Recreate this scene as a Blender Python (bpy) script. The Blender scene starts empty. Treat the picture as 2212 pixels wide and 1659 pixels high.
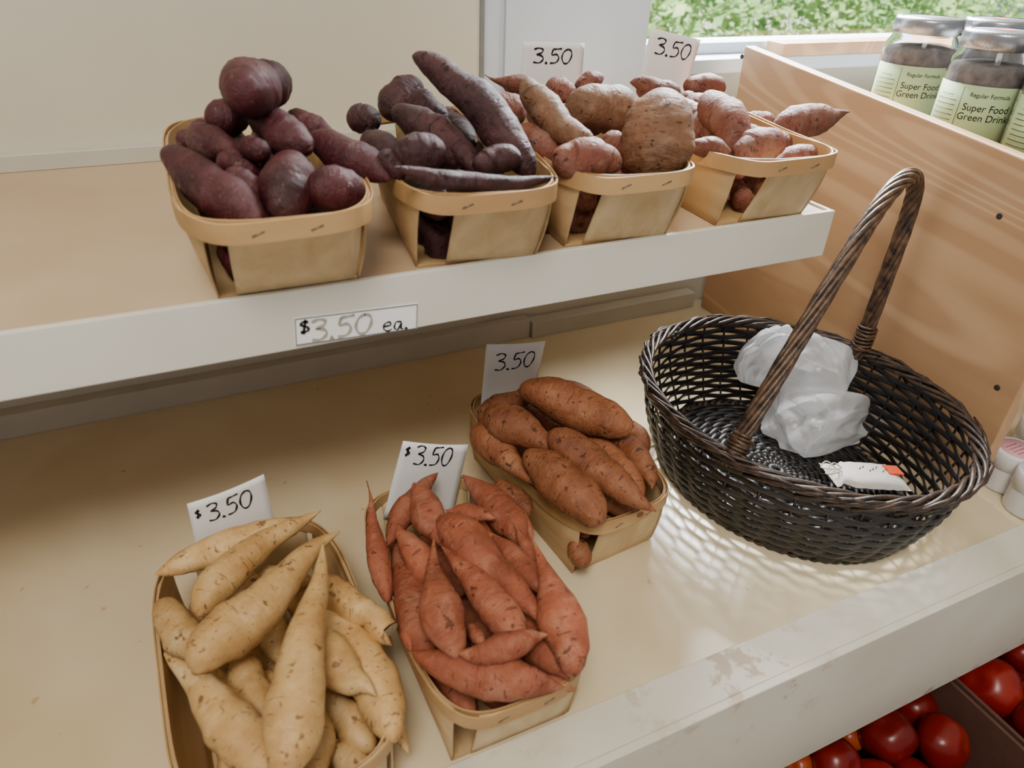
import bpy, bmesh, math, random
from mathutils import Vector, Matrix, noise
random.seed(7)
F=1534.0; H=0.6
RX=Vector((.90846,-.4166,.0338)).normalized()
BK=Vector((-.36731,-.7573,.5400)).normalized()
UPV=BK.cross(RX).normalized(); RX=UPV.cross(BK).normalized()
CAM=Vector((0,0,H))
def ray(u,v): return RX*(u-1106)+UPV*(829.5-v)-BK*F
def onz(u,v,z):
    d=ray(u,v); t=(z-H)/d.z; return CAM+d*t
def ony(u,v,y):
    d=ray(u,v); t=y/d.y; return CAM+d*t
def onx(u,v,x):
    d=ray(u,v); t=x/d.x; return CAM+d*t
def pxs(P): return -(P-CAM).dot(BK)/F

# ---------- scene helpers
COL=bpy.context.scene.collection
def link(o): COL.objects.link(o); return o
def fin(o,label=None,cat=None,group=None,kind=None,parent=None):
    if label: o["label"]=label
    if cat: o["category"]=cat
    if group: o["group"]=group
    if kind: o["kind"]=kind
    if parent: o.parent=parent
    return o
def empty(name,loc,rot=0):
    e=bpy.data.objects.new(name,None); e.location=loc; e.rotation_euler=(0,0,rot); e.empty_display_size=.02
    return link(e)
class MB:
    def __init__(s): s.v=[]; s.f=[]; s.m=[]
    def add(s,vs,fs,mi=0):
        o=len(s.v); s.v+= [Vector(v) for v in vs]; s.f+=[[i+o for i in f] for f in fs]; s.m+=[mi]*len(fs)
    def box(s,a,b,mi=0):
        x0,y0,z0=a; x1,y1,z1=b
        s.add([(x0,y0,z0),(x1,y0,z0),(x1,y1,z0),(x0,y1,z0),(x0,y0,z1),(x1,y0,z1),(x1,y1,z1),(x0,y1,z1)],
              [(0,3,2,1),(4,5,6,7),(0,1,5,4),(1,2,6,5),(2,3,7,6),(3,0,4,7)],mi)
    def tube(s,path,r,n=8,closed=False,ru=None,up=None,mi=0,cap=True):
        N=len(path); P=[Vector(p) for p in path]
        rr=r if isinstance(r,(list,tuple)) else [r]*N
        T=[]
        for i in range(N):
            a=P[i-1] if (i>0 or closed) else P[i]
            b=P[(i+1)%N] if (i<N-1 or closed) else P[i]
            T.append((b-a).normalized())
        vs=[]; 
        if up is None:
            ref=Vector((0,0,1)) if abs(T[0].z)<.9 else Vector((1,0,0))
            nrm=(ref-T[0]*ref.dot(T[0])).normalized()
        for i in range(N):
            if up is not None:
                u_=(up-T[i]*up.dot(T[i])).normalized()
            else:
                nrm=(nrm-T[i]*nrm.dot(T[i])).normalized(); u_=nrm
            w_=T[i].cross(u_)
            for k in range(n):
                a=2*math.pi*k/n
                vs.append(P[i]+w_*math.cos(a)*rr[i]+u_*math.sin(a)*(rr[i] if ru is None else ru))
        fs=[]
        M=N if closed else N-1
        for i in range(M):
            for k in range(n):
                a=i*n+k; b=i*n+(k+1)%n; c=((i+1)%N)*n+(k+1)%n; d=((i+1)%N)*n+k
                fs.append((a,b,c,d))
        if not closed and cap:
            fs.append(tuple(range(n))[::-1]); fs.append(tuple((N-1)*n+k for k in range(n)))
        s.add(vs,fs,mi)
    def lathe(s,prof,n=40,c=(0,0,0),mi=0,a0=0,a1=2*math.pi,rip=0,nrip=0):
        full=abs(a1-a0-2*math.pi)<1e-6; K=n if full else n+1
        vs=[];fs=[]
        for (r,z) in prof:
            for k in range(K):
                a=a0+(a1-a0)*k/n
                R=r+ (rip*math.cos(nrip*a) if rip and r>.02 else 0)
                vs.append((c[0]+R*math.cos(a),c[1]+R*math.sin(a),c[2]+z))
        for i in range(len(prof)-1):
            for k in range(n):
                k2=(k+1)%K
                fs.append((i*K+k,i*K+k2,(i+1)*K+k2,(i+1)*K+k))
        s.add(vs,fs,mi)
    def obj(s,name,mats,smooth=True,origin=None,link_=True):
        me=bpy.data.meshes.new(name)
        o_=Vector(origin) if origin is not None else Vector((0,0,0))
        me.from_pydata([v-o_ for v in s.v],[],s.f)
        for m in (mats if isinstance(mats,list) else [mats]): me.materials.append(m)
        for p,mi in zip(me.polygons,s.m): p.material_index=mi; p.use_smooth=smooth
        me.update()
        ob=bpy.data.objects.new(name,me); ob.location=o_
        if link_: link(ob)
        return ob
def bevel(o,w=.002,seg=2):
    m=o.modifiers.new("bev",'BEVEL'); m.width=w; m.segments=seg; m.limit_method='ANGLE'; return o
def boxobj(name,a,b,mat,bv=.0015):
    m=MB(); m.box(a,b); c=((a[0]+b[0])/2,(a[1]+b[1])/2,min(a[2],b[2]))
    o=m.obj(name,mat,False,origin=c)
    if bv: bevel(o,bv)
    return o

# ---------- materials
def srgb(r,g,b):
    f=lambda c:((c/255)/12.92 if c/255<=.04045 else ((c/255+.055)/1.055)**2.4)
    return (f(r),f(g),f(b),1)
class NT:
    def __init__(s,name):
        s.m=bpy.data.materials.new(name); s.m.use_nodes=True; s.t=s.m.node_tree; s.n=s.t.nodes
        s.b=s.n["Principled BSDF"]; s.out=s.n["Material Output"]
    def new(s,t,**k):
        x=s.n.new(t)
        for a,b in k.items(): setattr(x,a,b)
        return x
    def l(s,a,b): s.t.links.new(a,b)
    def coord(s,stretch=(1,1,1),rnd=True,kind='Object'):
        tc=s.new('ShaderNodeTexCoord'); mp=s.new('ShaderNodeMapping'); mp.inputs['Scale'].default_value=stretch
        s.l(tc.outputs[kind],mp.inputs['Vector'])
        if rnd:
            oi=s.new('ShaderNodeObjectInfo'); mu=s.new('ShaderNodeMath',operation='MULTIPLY'); mu.inputs[1].default_value=17.3
            s.l(oi.outputs['Random'],mu.inputs[0]); s.l(mu.outputs[0],mp.inputs['Location'])
        return mp.outputs[0]
    def noise(s,vec,scale,detail=4,rough=.55,dist=0):
        x=s.new('ShaderNodeTexNoise'); x.inputs['Scale'].default_value=scale; x.inputs['Detail'].default_value=detail
        x.inputs['Roughness'].default_value=rough; x.inputs['Distortion'].default_value=dist
        s.l(vec,x.inputs['Vector']); return x.outputs['Fac']
    def ramp(s,fac,stops):
        x=s.new('ShaderNodeValToRGB'); e=x.color_ramp.elements
        while len(e)<len(stops): e.new(.5)
        for i,(p,c) in enumerate(stops): e[i].position=p; e[i].color=c
        s.l(fac,x.inputs[0]); return x.outputs[0]
    def math(s,op,a,b):
        x=s.new('ShaderNodeMath',operation=op)
        for i,v in enumerate((a,b)):
            if isinstance(v,(int,float)): x.inputs[i].default_value=v
            else: s.l(v,x.inputs[i])
        return x.outputs[0]
    def mix(s,fac,a,b,mode='MIX'):
        x=s.new('ShaderNodeMix',data_type='RGBA',blend_type=mode)
        if isinstance(fac,float): x.inputs[0].default_value=fac
        else: s.l(fac,x.inputs[0])
        for v,i in ((a,6),(b,7)):
            if isinstance(v,tuple): x.inputs[i].default_value=v
            else: s.l(v,x.inputs[i])
        return x.outputs[2]
    def bump(s,h,st,dist=.002):
        x=s.new('ShaderNodeBump'); x.inputs['Strength'].default_value=st; x.inputs['Distance'].default_value=dist
        s.l(h,x.inputs['Height']); s.l(x.outputs[0],s.b.inputs['Normal'])
    def col(s,c):
        if isinstance(c,tuple): s.b.inputs['Base Color'].default_value=c
        else: s.l(c,s.b.inputs['Base Color'])
def W(v): return (v,v,v,1)
def simple(name,c,rough=.5,metal=0,var=.08,scale=30,bump=0):
    n=NT(name); v=n.coord(rnd=False); f=n.noise(v,scale)
    d=tuple(max(0,x*(1-var*2)) for x in c[:3])+(1,)
    n.col(n.ramp(f,[(.3,d),(.7,c)])); n.b.inputs['Roughness'].default_value=rough; n.b.inputs['Metallic'].default_value=metal
    if bump: n.bump(f,bump)
    return n.m
def potato_mat(name,c1,c2,c3,spot,rough=.6,big=.34,len_=.36,pit=.34,dust=None,dth=(.50,.66),damt=.55,bmp=.6):
    n=NT(name); v=n.coord()
    f=n.noise(v,26,6,.65); x=n.ramp(f,[(.32,c1),(.52,c2),(.70,c3)])
    if dust:
        fd=n.noise(v,42,7,.72,.6); x=n.mix(n.ramp(fd,[(dth[0],W(0)),(dth[1],W(damt))]),x,dust)
    tc=n.coord((62,300,1),True,'UV'); fl=n.noise(tc,1.0,1,.5); ln=n.ramp(fl,[(len_-.06,W(.7)),(len_,W(0))]); x=n.mix(ln,x,spot)
    f2=n.noise(v,88,2,.6,.3); sp=n.ramp(f2,[(big-.05,W(.85)),(big,W(0))]); x=n.mix(sp,x,spot)
    f4=n.noise(v,250,1,.5); pt=n.ramp(f4,[(pit-.05,W(.75)),(pit,W(0))]); x=n.mix(pt,x,spot)
    oi=n.new('ShaderNodeObjectInfo'); rv=n.ramp(oi.outputs['Random'],[(0,W(.76)),(1,W(1.0))])
    x=n.mix(1.0,x,rv,'MULTIPLY')
    n.col(x); n.b.inputs['Specular IOR Level'].default_value=.38
    fr=n.noise(v,60,4,.6); n.l(n.math('ADD',n.math('MULTIPLY',fr,.5),rough-.25),n.b.inputs['Roughness'])
    rg=n.noise(n.coord((22,190,1),True,'UV'),1.0,3,.6); f3=n.noise(v,150,6,.65)
    h=n.math('ADD',n.math('MULTIPLY',rg,.9),n.math('MULTIPLY',f3,.9))
    h=n.math('SUBTRACT',h,n.math('MULTIPLY',ln,.35)); h=n.math('SUBTRACT',h,n.math('MULTIPLY',sp,.6))
    n.bump(h,bmp,.003)
    return n.m
M_TAN=potato_mat("tan_skin",srgb(190,142,84),srgb(214,172,112),srgb(230,198,146),srgb(120,80,46),.48,.35,.32,.32,srgb(184,136,84),(.5,.62),.45,.42)
M_SAL=potato_mat("salmon_skin",srgb(136,70,46),srgb(166,90,62),srgb(186,116,86),srgb(98,54,38),.6,.33,.32,.29,srgb(194,138,110),(.50,.68),.6,.8)
M_ORA=potato_mat("copper_skin",srgb(126,72,44),srgb(156,94,60),srgb(178,118,80),srgb(82,48,34),.48,.35,.33,.32,srgb(186,138,102),(.52,.70),.55,.7)
M_BRN=potato_mat("dusty_brown_skin",srgb(108,74,52),srgb(136,94,66),srgb(156,112,84),srgb(72,50,40),.56,.34,.33,.31,srgb(172,140,114),(.48,.66),.5,.8)
M_RED=potato_mat("dusty_red_skin",srgb(98,50,38),srgb(122,66,50),srgb(140,84,66),srgb(70,42,36),.56,.34,.33,.31,srgb(158,126,112),(.47,.66),.52,.9)
M_PUR=potato_mat("purple_skin",srgb(54,17,23),srgb(78,27,34),srgb(98,42,48),srgb(120,92,78),.46,.31,.26,.29,srgb(122,88,86),(.50,.68),.42,.75)
M_DPU=potato_mat("dark_purple_skin",srgb(46,21,25),srgb(68,33,37),srgb(88,49,51),srgb(32,19,21),.5,.35,.34,.32,srgb(108,80,77),(.50,.70),.42,.95)
M_CUT=simple("potato_flesh",srgb(228,214,176),.6,0,.3,300)

def laminate():
    n=NT("cream_laminate"); v=n.coord(rnd=False)
    f=n.noise(v,2.2,3,.5); base=n.ramp(f,[(.3,srgb(210,188,148)),(.5,srgb(220,203,168)),(.72,srgb(228,214,184))])
    f2=n.noise(v,60,2,.6); st=n.ramp(f2,[(.25,W(.5)),(.28,W(0))])
    x=n.mix(st,base,srgb(170,130,84))
    f5=n.noise(v,4,3,.55,.4); x=n.mix(n.ramp(f5,[(.48,W(0)),(.78,W(.42))]),x,srgb(192,154,102))
    n.col(x)
    fr=n.noise(v,6,4,.5); n.l(n.math('ADD',n.math('MULTIPLY',fr,.2),.10),n.b.inputs['Roughness'])
    return n.m
M_LAM=laminate()
def upperlam():
    n=NT("worn_beige_laminate"); v=n.coord(rnd=False)
    f=n.noise(v,3,4,.5); x=n.ramp(f,[(.3,srgb(178,148,116)),(.55,srgb(196,170,138)),(.75,srgb(206,186,156))])
    f5=n.noise(v,5,3,.5); x=n.mix(n.ramp(f5,[(.52,W(0)),(.76,W(.3))]),x,srgb(176,142,108)); n.col(x)
    n.b.inputs['Roughness'].default_value=.36; return n.m
M_ULAM=upperlam()
def whitelip(stain):
    n=NT("white_edge" if not stain else "scuffed_white_edge"); v=n.coord(rnd=False)
    f=n.noise(v,5,4,.5); b=n.ramp(f,[(.3,srgb(214,209,197)),(.7,srgb(228,224,213))])
    if stain:
        b=n.ramp(f,[(.3,srgb(212,204,188)),(.7,srgb(226,220,206))])
        f2=n.noise(v,22,4,.7); st=n.ramp(f2,[(.38,W(.7)),(.45,W(0))])
        f3=n.noise(v,2.6,3,.5); gate=n.ramp(f3,[(.48,W(0)),(.60,W(1))]); st=n.mix(1.0,st,gate,'MULTIPLY')
        b=n.mix(st,b,srgb(170,142,108))
    n.col(b)
    n.b.inputs['Roughness'].default_value=.42; return n.m
M_LIP=whitelip(True); M_LIPC=whitelip(False)
M_WALL=simple("cream_wall",srgb(214,208,190),.65,0,.03,4)
M_WHITE=simple("white_paint",srgb(208,216,226),.5,0,.03,5)
M_COUNTER=simple("white_counter",srgb(232,230,226),.5,0,.03,5)
M_RAIL=simple("grey_trim",srgb(204,199,186),.45,0,.05,12)
M_DARK=simple("dark_gap",srgb(50,48,46),.7)
M_SEAM=simple("grey_seam",srgb(128,128,126),.7)
def wood(name,c1,c2,axis,scale=14,rough=.55,bump=.12,ring=1.0,rnd=False,mixf=.55,along=.07):
    n=NT(name); st=[1,1,1]; st[axis]=along
    v=n.coord(tuple(st),rnd=rnd)
    f=n.noise(v,scale*4,5,.6,.6); g=n.noise(v,scale,2,.45,.8)
    wv=n.new('ShaderNodeMath',operation='SINE'); mu=n.new('ShaderNodeMath',operation='MULTIPLY'); mu.inputs[1].default_value=38*ring
    n.l(g,mu.inputs[0]); n.l(mu.outputs[0],wv.inputs[0])
    a=n.ramp(wv.outputs[0],[(.0,c1),(.9,c2)])
    b=n.ramp(f,[(.3,c1),(.7,c2)])
    x=n.mix(mixf,a,b); n.col(x); n.b.inputs['Roughness'].default_value=rough; n.bump(f,bump,.001); return n.m
M_PINE=wood("pine_board",srgb(184,142,104),srgb(212,174,134),1,4.0,.46,ring=3.2,mixf=.42,along=.12)
M_VEN=wood("veneer",srgb(198,168,120),srgb(226,202,158),2,12,.55,rnd=True,ring=.8,mixf=.75)
M_VEN2=wood("veneer_lengthwise",srgb(180,146,100),srgb(210,178,130),1,12,.55,rnd=True,ring=.8,mixf=.75)
M_RIM=wood("rim_veneer",srgb(166,126,80),srgb(202,165,115),0,5,.5,rnd=True,ring=.8,mixf=.7)
M_STAPLE=simple("steel_staple",srgb(120,118,112),.35,.8)
M_PAPER=simple("white_paper",srgb(252,252,253),.7,0,.005,20)
M_INK=simple("black_marker",srgb(10,10,12),.5)
M_FADE=simple("faded_marker",srgb(176,170,158),.6)
def wick(name,c1,c2,r=.42):
    n=NT(name); v=n.coord(rnd=False); f=n.noise(v,90,4,.6); n.col(n.ramp(f,[(.35,c1),(.72,c2)])); n.b.inputs['Roughness'].default_value=r
    n.bump(n.noise(v,300,3),.4,.001); return n.m
M_WICK=wick("dark_wicker",srgb(17,15,15),srgb(38,31,29),.4)
M_WRIM=wick("rim_wicker",srgb(22,18,16),srgb(86,64,50),.4)
M_WICK2=wick("brown_wicker",srgb(38,27,22),srgb(116,86,64),.38)
def bagm():
    n=NT("thin_white_plastic"); t=n.new('ShaderNodeBsdfTranslucent'); t.inputs[0].default_value=srgb(248,248,250)
    mx=n.new('ShaderNodeMixShader'); mx.inputs[0].default_value=.5
    n.col(srgb(240,240,243)); n.b.inputs['Roughness'].default_value=.2
    v=n.coord(); vo=n.new('ShaderNodeTexVoronoi',feature='DISTANCE_TO_EDGE'); vo.inputs['Scale'].default_value=26
    nz=n.new('ShaderNodeTexNoise'); nz.inputs['Scale'].default_value=11; n.l(v,nz.inputs['Vector'])
    vm=n.new('ShaderNodeVectorMath',operation='MULTIPLY_ADD'); n.l(nz.outputs['Color'],vm.inputs[0]); vm.inputs[1].default_value=(.09,.09,.09); n.l(v,vm.inputs[2])
    n.l(vm.outputs[0],vo.inputs['Vector']); n.bump(vo.outputs['Distance'],.5,.008)
    tr=n.new('ShaderNodeBsdfTransparent'); m2=n.new('ShaderNodeMixShader'); m2.inputs[0].default_value=.26
    n.l(n.b.outputs[0],mx.inputs[1]); n.l(t.outputs[0],mx.inputs[2]); n.l(mx.outputs[0],m2.inputs[1]); n.l(tr.outputs[0],m2.inputs[2]); n.l(m2.outputs[0],n.out.inputs[0]); return n.m
M_BAG=bagm()
M_CLOTH=simple("muslin",srgb(222,218,212),.85,0,.05,200,.2)
M_ORTAG=simple("orange_sticker",srgb(238,96,60),.5)
M_REDINK=simple("red_print",srgb(150,60,60),.6)
M_STRING=simple("string",srgb(200,192,176),.8)
def glassm():
    n=NT("jar_glass"); n.col((.96,.98,.99,1)); n.b.inputs['Roughness'].default_value=.03
    n.b.inputs['Transmission Weight'].default_value=1; n.b.inputs['IOR'].default_value=1.25; return n.m
M_GLASS=glassm()
M_POWDER=simple("grey_brown_powder",srgb(150,138,134),.9,0,.25,90,.4)
M_JLABEL=simple("pale_green_label",srgb(176,198,146),.6,0,.02,20)
M_METAL=simple("lid_metal",srgb(178,180,186),.3,.9,.05,20)
M_PINK=simple("pink_label",srgb(236,172,184),.5)
M_PLAST=simple("white_plastic",srgb(232,232,234),.35,0,.02)
def tomm():
    n=NT("tomato_skin"); v=n.coord(); f=n.noise(v,12,3); x=n.ramp(f,[(.3,srgb(108,14,12)),(.6,srgb(142,22,16)),(.8,srgb(170,50,28))])
    oi=n.new('ShaderNodeObjectInfo'); x=n.mix(1.0,x,n.ramp(oi.outputs['Random'],[(0,W(.7)),(1,W(1))]),'MULTIPLY'); n.col(x)
    n.b.inputs['Roughness'].default_value=.28; n.b.inputs['Specular IOR Level'].default_value=.4; return n.m
M_TOM=tomm()
M_TOM2=simple("orange_tomato_skin",srgb(184,76,34),.3)
M_CARD=simple("cardboard",srgb(96,62,50),.8,0,.1,40,.1)
def leafm(name,a,b):
    n=NT(name); v=n.coord(rnd=False); f=n.noise(v,3.2,5,.7); n.col(n.ramp(f,[(.34,a),(.66,b)])); n.b.inputs['Roughness'].default_value=.6
    t=n.new('ShaderNodeBsdfTranslucent'); n.l(n.b.inputs['Base Color'].links[0].from_socket,t.inputs[0])
    mx=n.new('ShaderNodeMixShader'); mx.inputs[0].default_value=.4
    n.l(n.b.outputs[0],mx.inputs[1]); n.l(t.outputs[0],mx.inputs[2]); n.l(mx.outputs[0],n.out.inputs[0]); return n.m
M_LEAF=leafm("leaves",srgb(84,138,68),srgb(200,226,150))
M_GRASS=leafm("grass",srgb(190,205,160),srgb(235,238,220))

# ---------- room structure
SZ=.346; YB=.987; YF=.544; XE=.654
def struct(name,a,b,mat,bv=0): return fin(boxobj(name,a,b,mat,bv),kind="structure")
struct("wall_back",(-1.6,YB,-.9),(.412,YB+.06,2.2),M_WALL)
struct("trim_1",(.4085,YB-.003,SZ),(.4145,YB+.02,2.2),M_SEAM)
struct("wall_low",(.412,.99,-.9),(.90,.9995,SZ-.01),M_WALL)
m=MB(); m.box((.416,1.0,-.9),(.45,1.06,2.2)); m.box((.45,.992,SZ),(.628,1.06,2.2)); m.box((.632,1.0,-.9),(.69,1.06,2.2)); m.box((.452,1.0,-.9),(.63,1.06,SZ))
fin(m.obj("trim_2",M_WHITE,False),kind="structure")
m=MB(); m.box((.69,1.05,-.9),(3.2,1.11,.425)); m.box((.69,1.05,1.7),(3.2,1.11,2.2)); m.box((2.8,1.05,.425),(3.2,1.11,1.7))
fin(m.obj("wall_window",M_WALL,False),kind="structure")
wn=empty("window_1",(.69,1.08,.425)); fin(wn,kind="structure")
m=MB(); m.box((.69,1.0,.41),(2.8,1.12,.432)); m.box((.69,1.05,.432),(.72,1.11,1.7)); m.box((.69,1.05,1.67),(2.8,1.11,1.7)); m.box((2.77,1.05,.432),(2.8,1.11,1.7)); m.box((.69,1.05,.432),(2.8,1.11,.45))
fr=m.obj("frame",M_WHITE,False); fr.parent=wn; fr.matrix_parent_inverse=Matrix.Translation(wn.location).inverted(); bevel(fr)
def glasspane():
    n=NT("window_glass"); t=n.new('ShaderNodeBsdfTransparent'); g=n.new('ShaderNodeBsdfGlossy'); g.inputs['Roughness'].default_value=.02
    mx=n.new('ShaderNodeMixShader'); mx.inputs[0].default_value=.05; n.l(t.outputs[0],mx.inputs[1]); n.l(g.outputs[0],mx.inputs[2]); n.l(mx.outputs[0],n.out.inputs[0]); return n.m
m=MB(); m.box((.72,1.079,.45),(2.77,1.082,1.67)); g=m.obj("glass",glasspane(),False); g.parent=wn; g.matrix_parent_inverse=Matrix.Translation(wn.location).inverted()
struct("trim_3",(.97,1.0,.432),(1.9,1.045,.452),M_PINE,.002)
struct("sun_block_ceiling",(-3,-3,2.2),(4.2,1.15,2.26),M_WALL)  # unseen slab added overhead to keep the outdoor sun off the shelves
struct("floor",(-3,-3,-.96),(4.2,1.1,-.9),simple("floor_vinyl",srgb(120,112,100),.6))

# ---------- shelving unit
su=empty("shelving_unit",(0,.98,-.9)); fin(su,"cream laminate produce shelves with white painted edges against the wall","shelf")
def part(o,par,label=None):
    bpy.context.view_layer.update()
    o.parent=par; o.matrix_parent_inverse=par.matrix_world.inverted()
    if label: o["label"]=label
    return o
LX0,LX1=-1.5,2.2
part(boxobj("shelf_board",(LX0,.27,-.02),(LX1,YB,0),M_LAM,.001),su,"wide cream laminate shelf board with stains")
part(boxobj("shelf_board",(LX0,YF+.003,SZ-.018),(XE-.004,YB,SZ),M_ULAM,.001),su,"worn beige laminate shelf board")
part(boxobj("front_edge",(LX0,YF,SZ-.051),(XE,YF+.006,SZ+.0025),M_LIPC,.001),su)
part(boxobj("end_edge",(XE-.005,YF+.006,SZ-.051),(XE,YF+.2,SZ+.0025),M_LIPC,.001),su)
m=MB(); m.box((LX0,.262,-.19),(LX1,.27,.004)); m.box((LX0,.2701,0.0002),(LX1,.314,.004)); part(bevel(m.obj("front_edge",M_LIP,False),.001),su,"scuffed white front fascia")
part(boxobj("back_rail",(LX0,.967,0),(.50,.987,.036),M_RAIL,.001),su)
part(boxobj("back_rail",(.502,.962,0),(.845,.987,.030),M_RAIL,.001),su)
part(boxobj("back_rail",(LX0,.972,SZ),(.405,.987,SZ+.019),M_RAIL,.001),su)
part(boxobj("shelf_board",(LX0,-.15,-.46),(LX1,YB,-.44),M_LAM,.001),su)
CT=.347
part(boxobj("counter_top",(.890,.40,CT-.02),(LX1,.998,CT),M_COUNTER,.002),su,"white counter top behind the pine board")

# ---------- pine divider
bd=MB()
xf,xb=.842,.862; yf,yb=.376,.960; th=.02; zf,zb=.397,.457
def bx(y): return xf+(xb-xf)*(y-yf)/(yb-yf)
LEAN=-.014
vs=[(xf,yf,.0),(xb,yb,.0),(xb+LEAN,yb,zb),(xf+LEAN*.3,yf,zf)]
vs2=[(x+th,y,z) for x,y,z in vs]
bd.add(vs+vs2,[(0,3,2,1),(4,5,6,7),(0,1,5,4),(1,2,6,5),(2,3,7,6),(3,0,4,7)])
board=bevel(bd.obj("divider_board",M_PINE,False,origin=(xf,yf,0)),.002)
fin(board,"upright unfinished pine board with dark screws dividing the shelves","board")
for (u,v) in [(2160,467),(2155,837),(1603,122)]:
    P=onx(u,v,.845)
    for _ in range(5): P=onx(u,v,bx(P.y)+LEAN*(P.z/.457)*(.3+.7*(P.y-yf)/(yb-yf)))
    m=MB(); m.lathe([(0,0),(.0038,0),(.0035,.0012),(.001,.0014),(0,.0006)],14)
    s=m.obj("screw",M_DARK); s.rotation_euler=(0,-math.pi/2,0); s.location=P; part(s,board)

# ---------- potatoes
PROF={'fat':(.45,2,.5,.45,2,.5,0),'spin':(.5,1.7,.75,.5,1.7,.75,.03),'slim':(.5,1.45,.85,.5,1.45,.85,.05),'tail':(.6,1.1,1.5,.45,2,.55,.05),
      'egg':(.55,2,.5,.4,2,.5,0),'blunt':(.25,2,.5,.3,2,.5,0),'cone':(.3,2,.5,.65,1.3,.85,.05),'enoc':(.65,1.3,.85,.3,2,.5,.05)}
def make_potato(A,Mid,B,R,prof,mat,label,group,seed=0,cut=False):
    k1,p1,q1,k2,p2,q2,mn=PROF[prof]
    NS,NR=34,22
    ln=(B-A).length
    if ln<2.15*R:
        vd=(Mid-CAM).normalized(); d=(B-A); 
        if d.dot(vd)<0: vd=-vd
        need=math.sqrt(max(0,(2.5*R)**2-ln*ln)); d=d+vd*need; c=(A+B)*.5+ (vd if vd.dot(Mid-CAM)>0 else -vd)*R*.3
        A=c-d*.5; B=c+d*.5; Mid=c; prof='fat'; k1,p1,q1,k2,p2,q2,mn=PROF[prof]; ln=d.length
    ctrl=Mid*2-(A+B)*.5
    C=Mid.copy(); vs=[];fs=[];fuv=[]
    pts=[];rs=[]
    for i in range(1,NS):
        s=.5-.5*math.cos(math.pi*i/NS)
        P=A*(1-s)**2+ctrl*2*s*(1-s)+B*s*s
        l=1 if s>=k1 else (max(0,1-((k1-s)/k1)**p1))**q1
        r=1 if s<=1-k2 else (max(0,1-((s-1+k2)/k2)**p2))**q2
        if cut and s>.7: r=.8
        pts.append(P); rs.append(R*max(mn,l*r)*(1 if ln<3*R else 1+.08*math.sin(s*6.5+seed*1.9)*math.sin(math.pi*s)))
    ref=Vector((.3,.2,1)).normalized()
    el=max(1,ln/(R*4))
    def rad(P,D,r,s,sd):
        q=Vector((D.x,D.y,D.z))*.8+Vector((s*5.0*el,sd*1.7,sd*3.1))
        g=.030*noise.noise(Vector((s*30*el,sd*7,D.x*.7)))
        return r*(1+.10*noise.noise(q)+.05*noise.noise(q*2.3)+.028*noise.noise(q*5.5)+.018*noise.noise(q*11)+g)
    wa=R*.26 if ln>3.5*R else 0
    wob=[]
    for i in range(len(pts)):
        s=.5-.5*math.cos(math.pi*(i+1)/NS)
        wob.append(Vector([noise.noise(Vector((s*3.2,seed*1.3,z_))) for z_ in (0,5,9)])*wa)
    pts=[p+w for p,w in zip(pts,wob)]
    vs.append(A+wob[0]); n=len(pts)
    for i,P in enumerate(pts):
        a=pts[i-1] if i>0 else A; b=pts[i+1] if i<len(pts)-1 else B
        T=(b-a).normalized(); U=(ref-T*ref.dot(T)).normalized(); V=T.cross(U)
        s=.5-.5*math.cos(math.pi*(i+1)/NS)
        for k in range(NR):
            an=2*math.pi*k/NR+math.pi; D=U*math.cos(an)+V*math.sin(an)
            vs.append(P+D*rad(P,D,rs[i],s,seed))
    vs.append((pts[-1]+(pts[-1]-pts[-2])*.05) if cut else B+wob[-1]); L=len(vs)-1
    circ=2*math.pi*R
    def uvp(i,k):
        s=.5-.5*math.cos(math.pi*(i+1)/NS) if i>=0 else 0
        return (k/NR*circ+seed*.31,s*ln)
    for k in range(NR): fs.append((0,1+(k+1)%NR,1+k)); fuv+=[uvp(-1,k+.5),uvp(0,k+1),uvp(0,k)]
    for i in range(n-1):
        for k in range(NR):
            fs.append((1+i*NR+k,1+i*NR+(k+1)%NR,1+(i+1)*NR+(k+1)%NR,1+(i+1)*NR+k))
            fuv+=[uvp(i,k),uvp(i,k+1),uvp(i+1,k+1),uvp(i+1,k)]
    for k in range(NR): fs.append((1+(n-1)*NR+k,1+(n-1)*NR+(k+1)%NR,L)); fuv+=[uvp(n-1,k),uvp(n-1,k+1),uvp(n,k+.5)]
    m=MB(); m.add(vs,fs); o=m.obj("sweet_potato",mat,True,origin=C)
    ul=o.data.uv_layers.new(name="UVMap")
    ul.data.foreach_set("uv",[c for p in fuv for c in p])
    fin(o,label,"sweet potato",group)
    if cut:
        m=MB(); T=(pts[-1]-pts[-2]).normalized(); U=(ref-T*ref.dot(T)).normalized(); V=T.cross(U); P=pts[-1]+T*.0008; r=rs[-1]*.97
        ring=[P+(U*math.cos(2*math.pi*k/NR)+V*math.sin(2*math.pi*k/NR))*r for k in range(NR)]
        m.add(ring+[P+T*.0008],[(k,(k+1)%NR,NR) for k in range(NR)])
        c=m.obj("cut_end",M_CUT,True,origin=P); part(c,o,"pale cut end")
    return o
seedc=[0]
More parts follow.
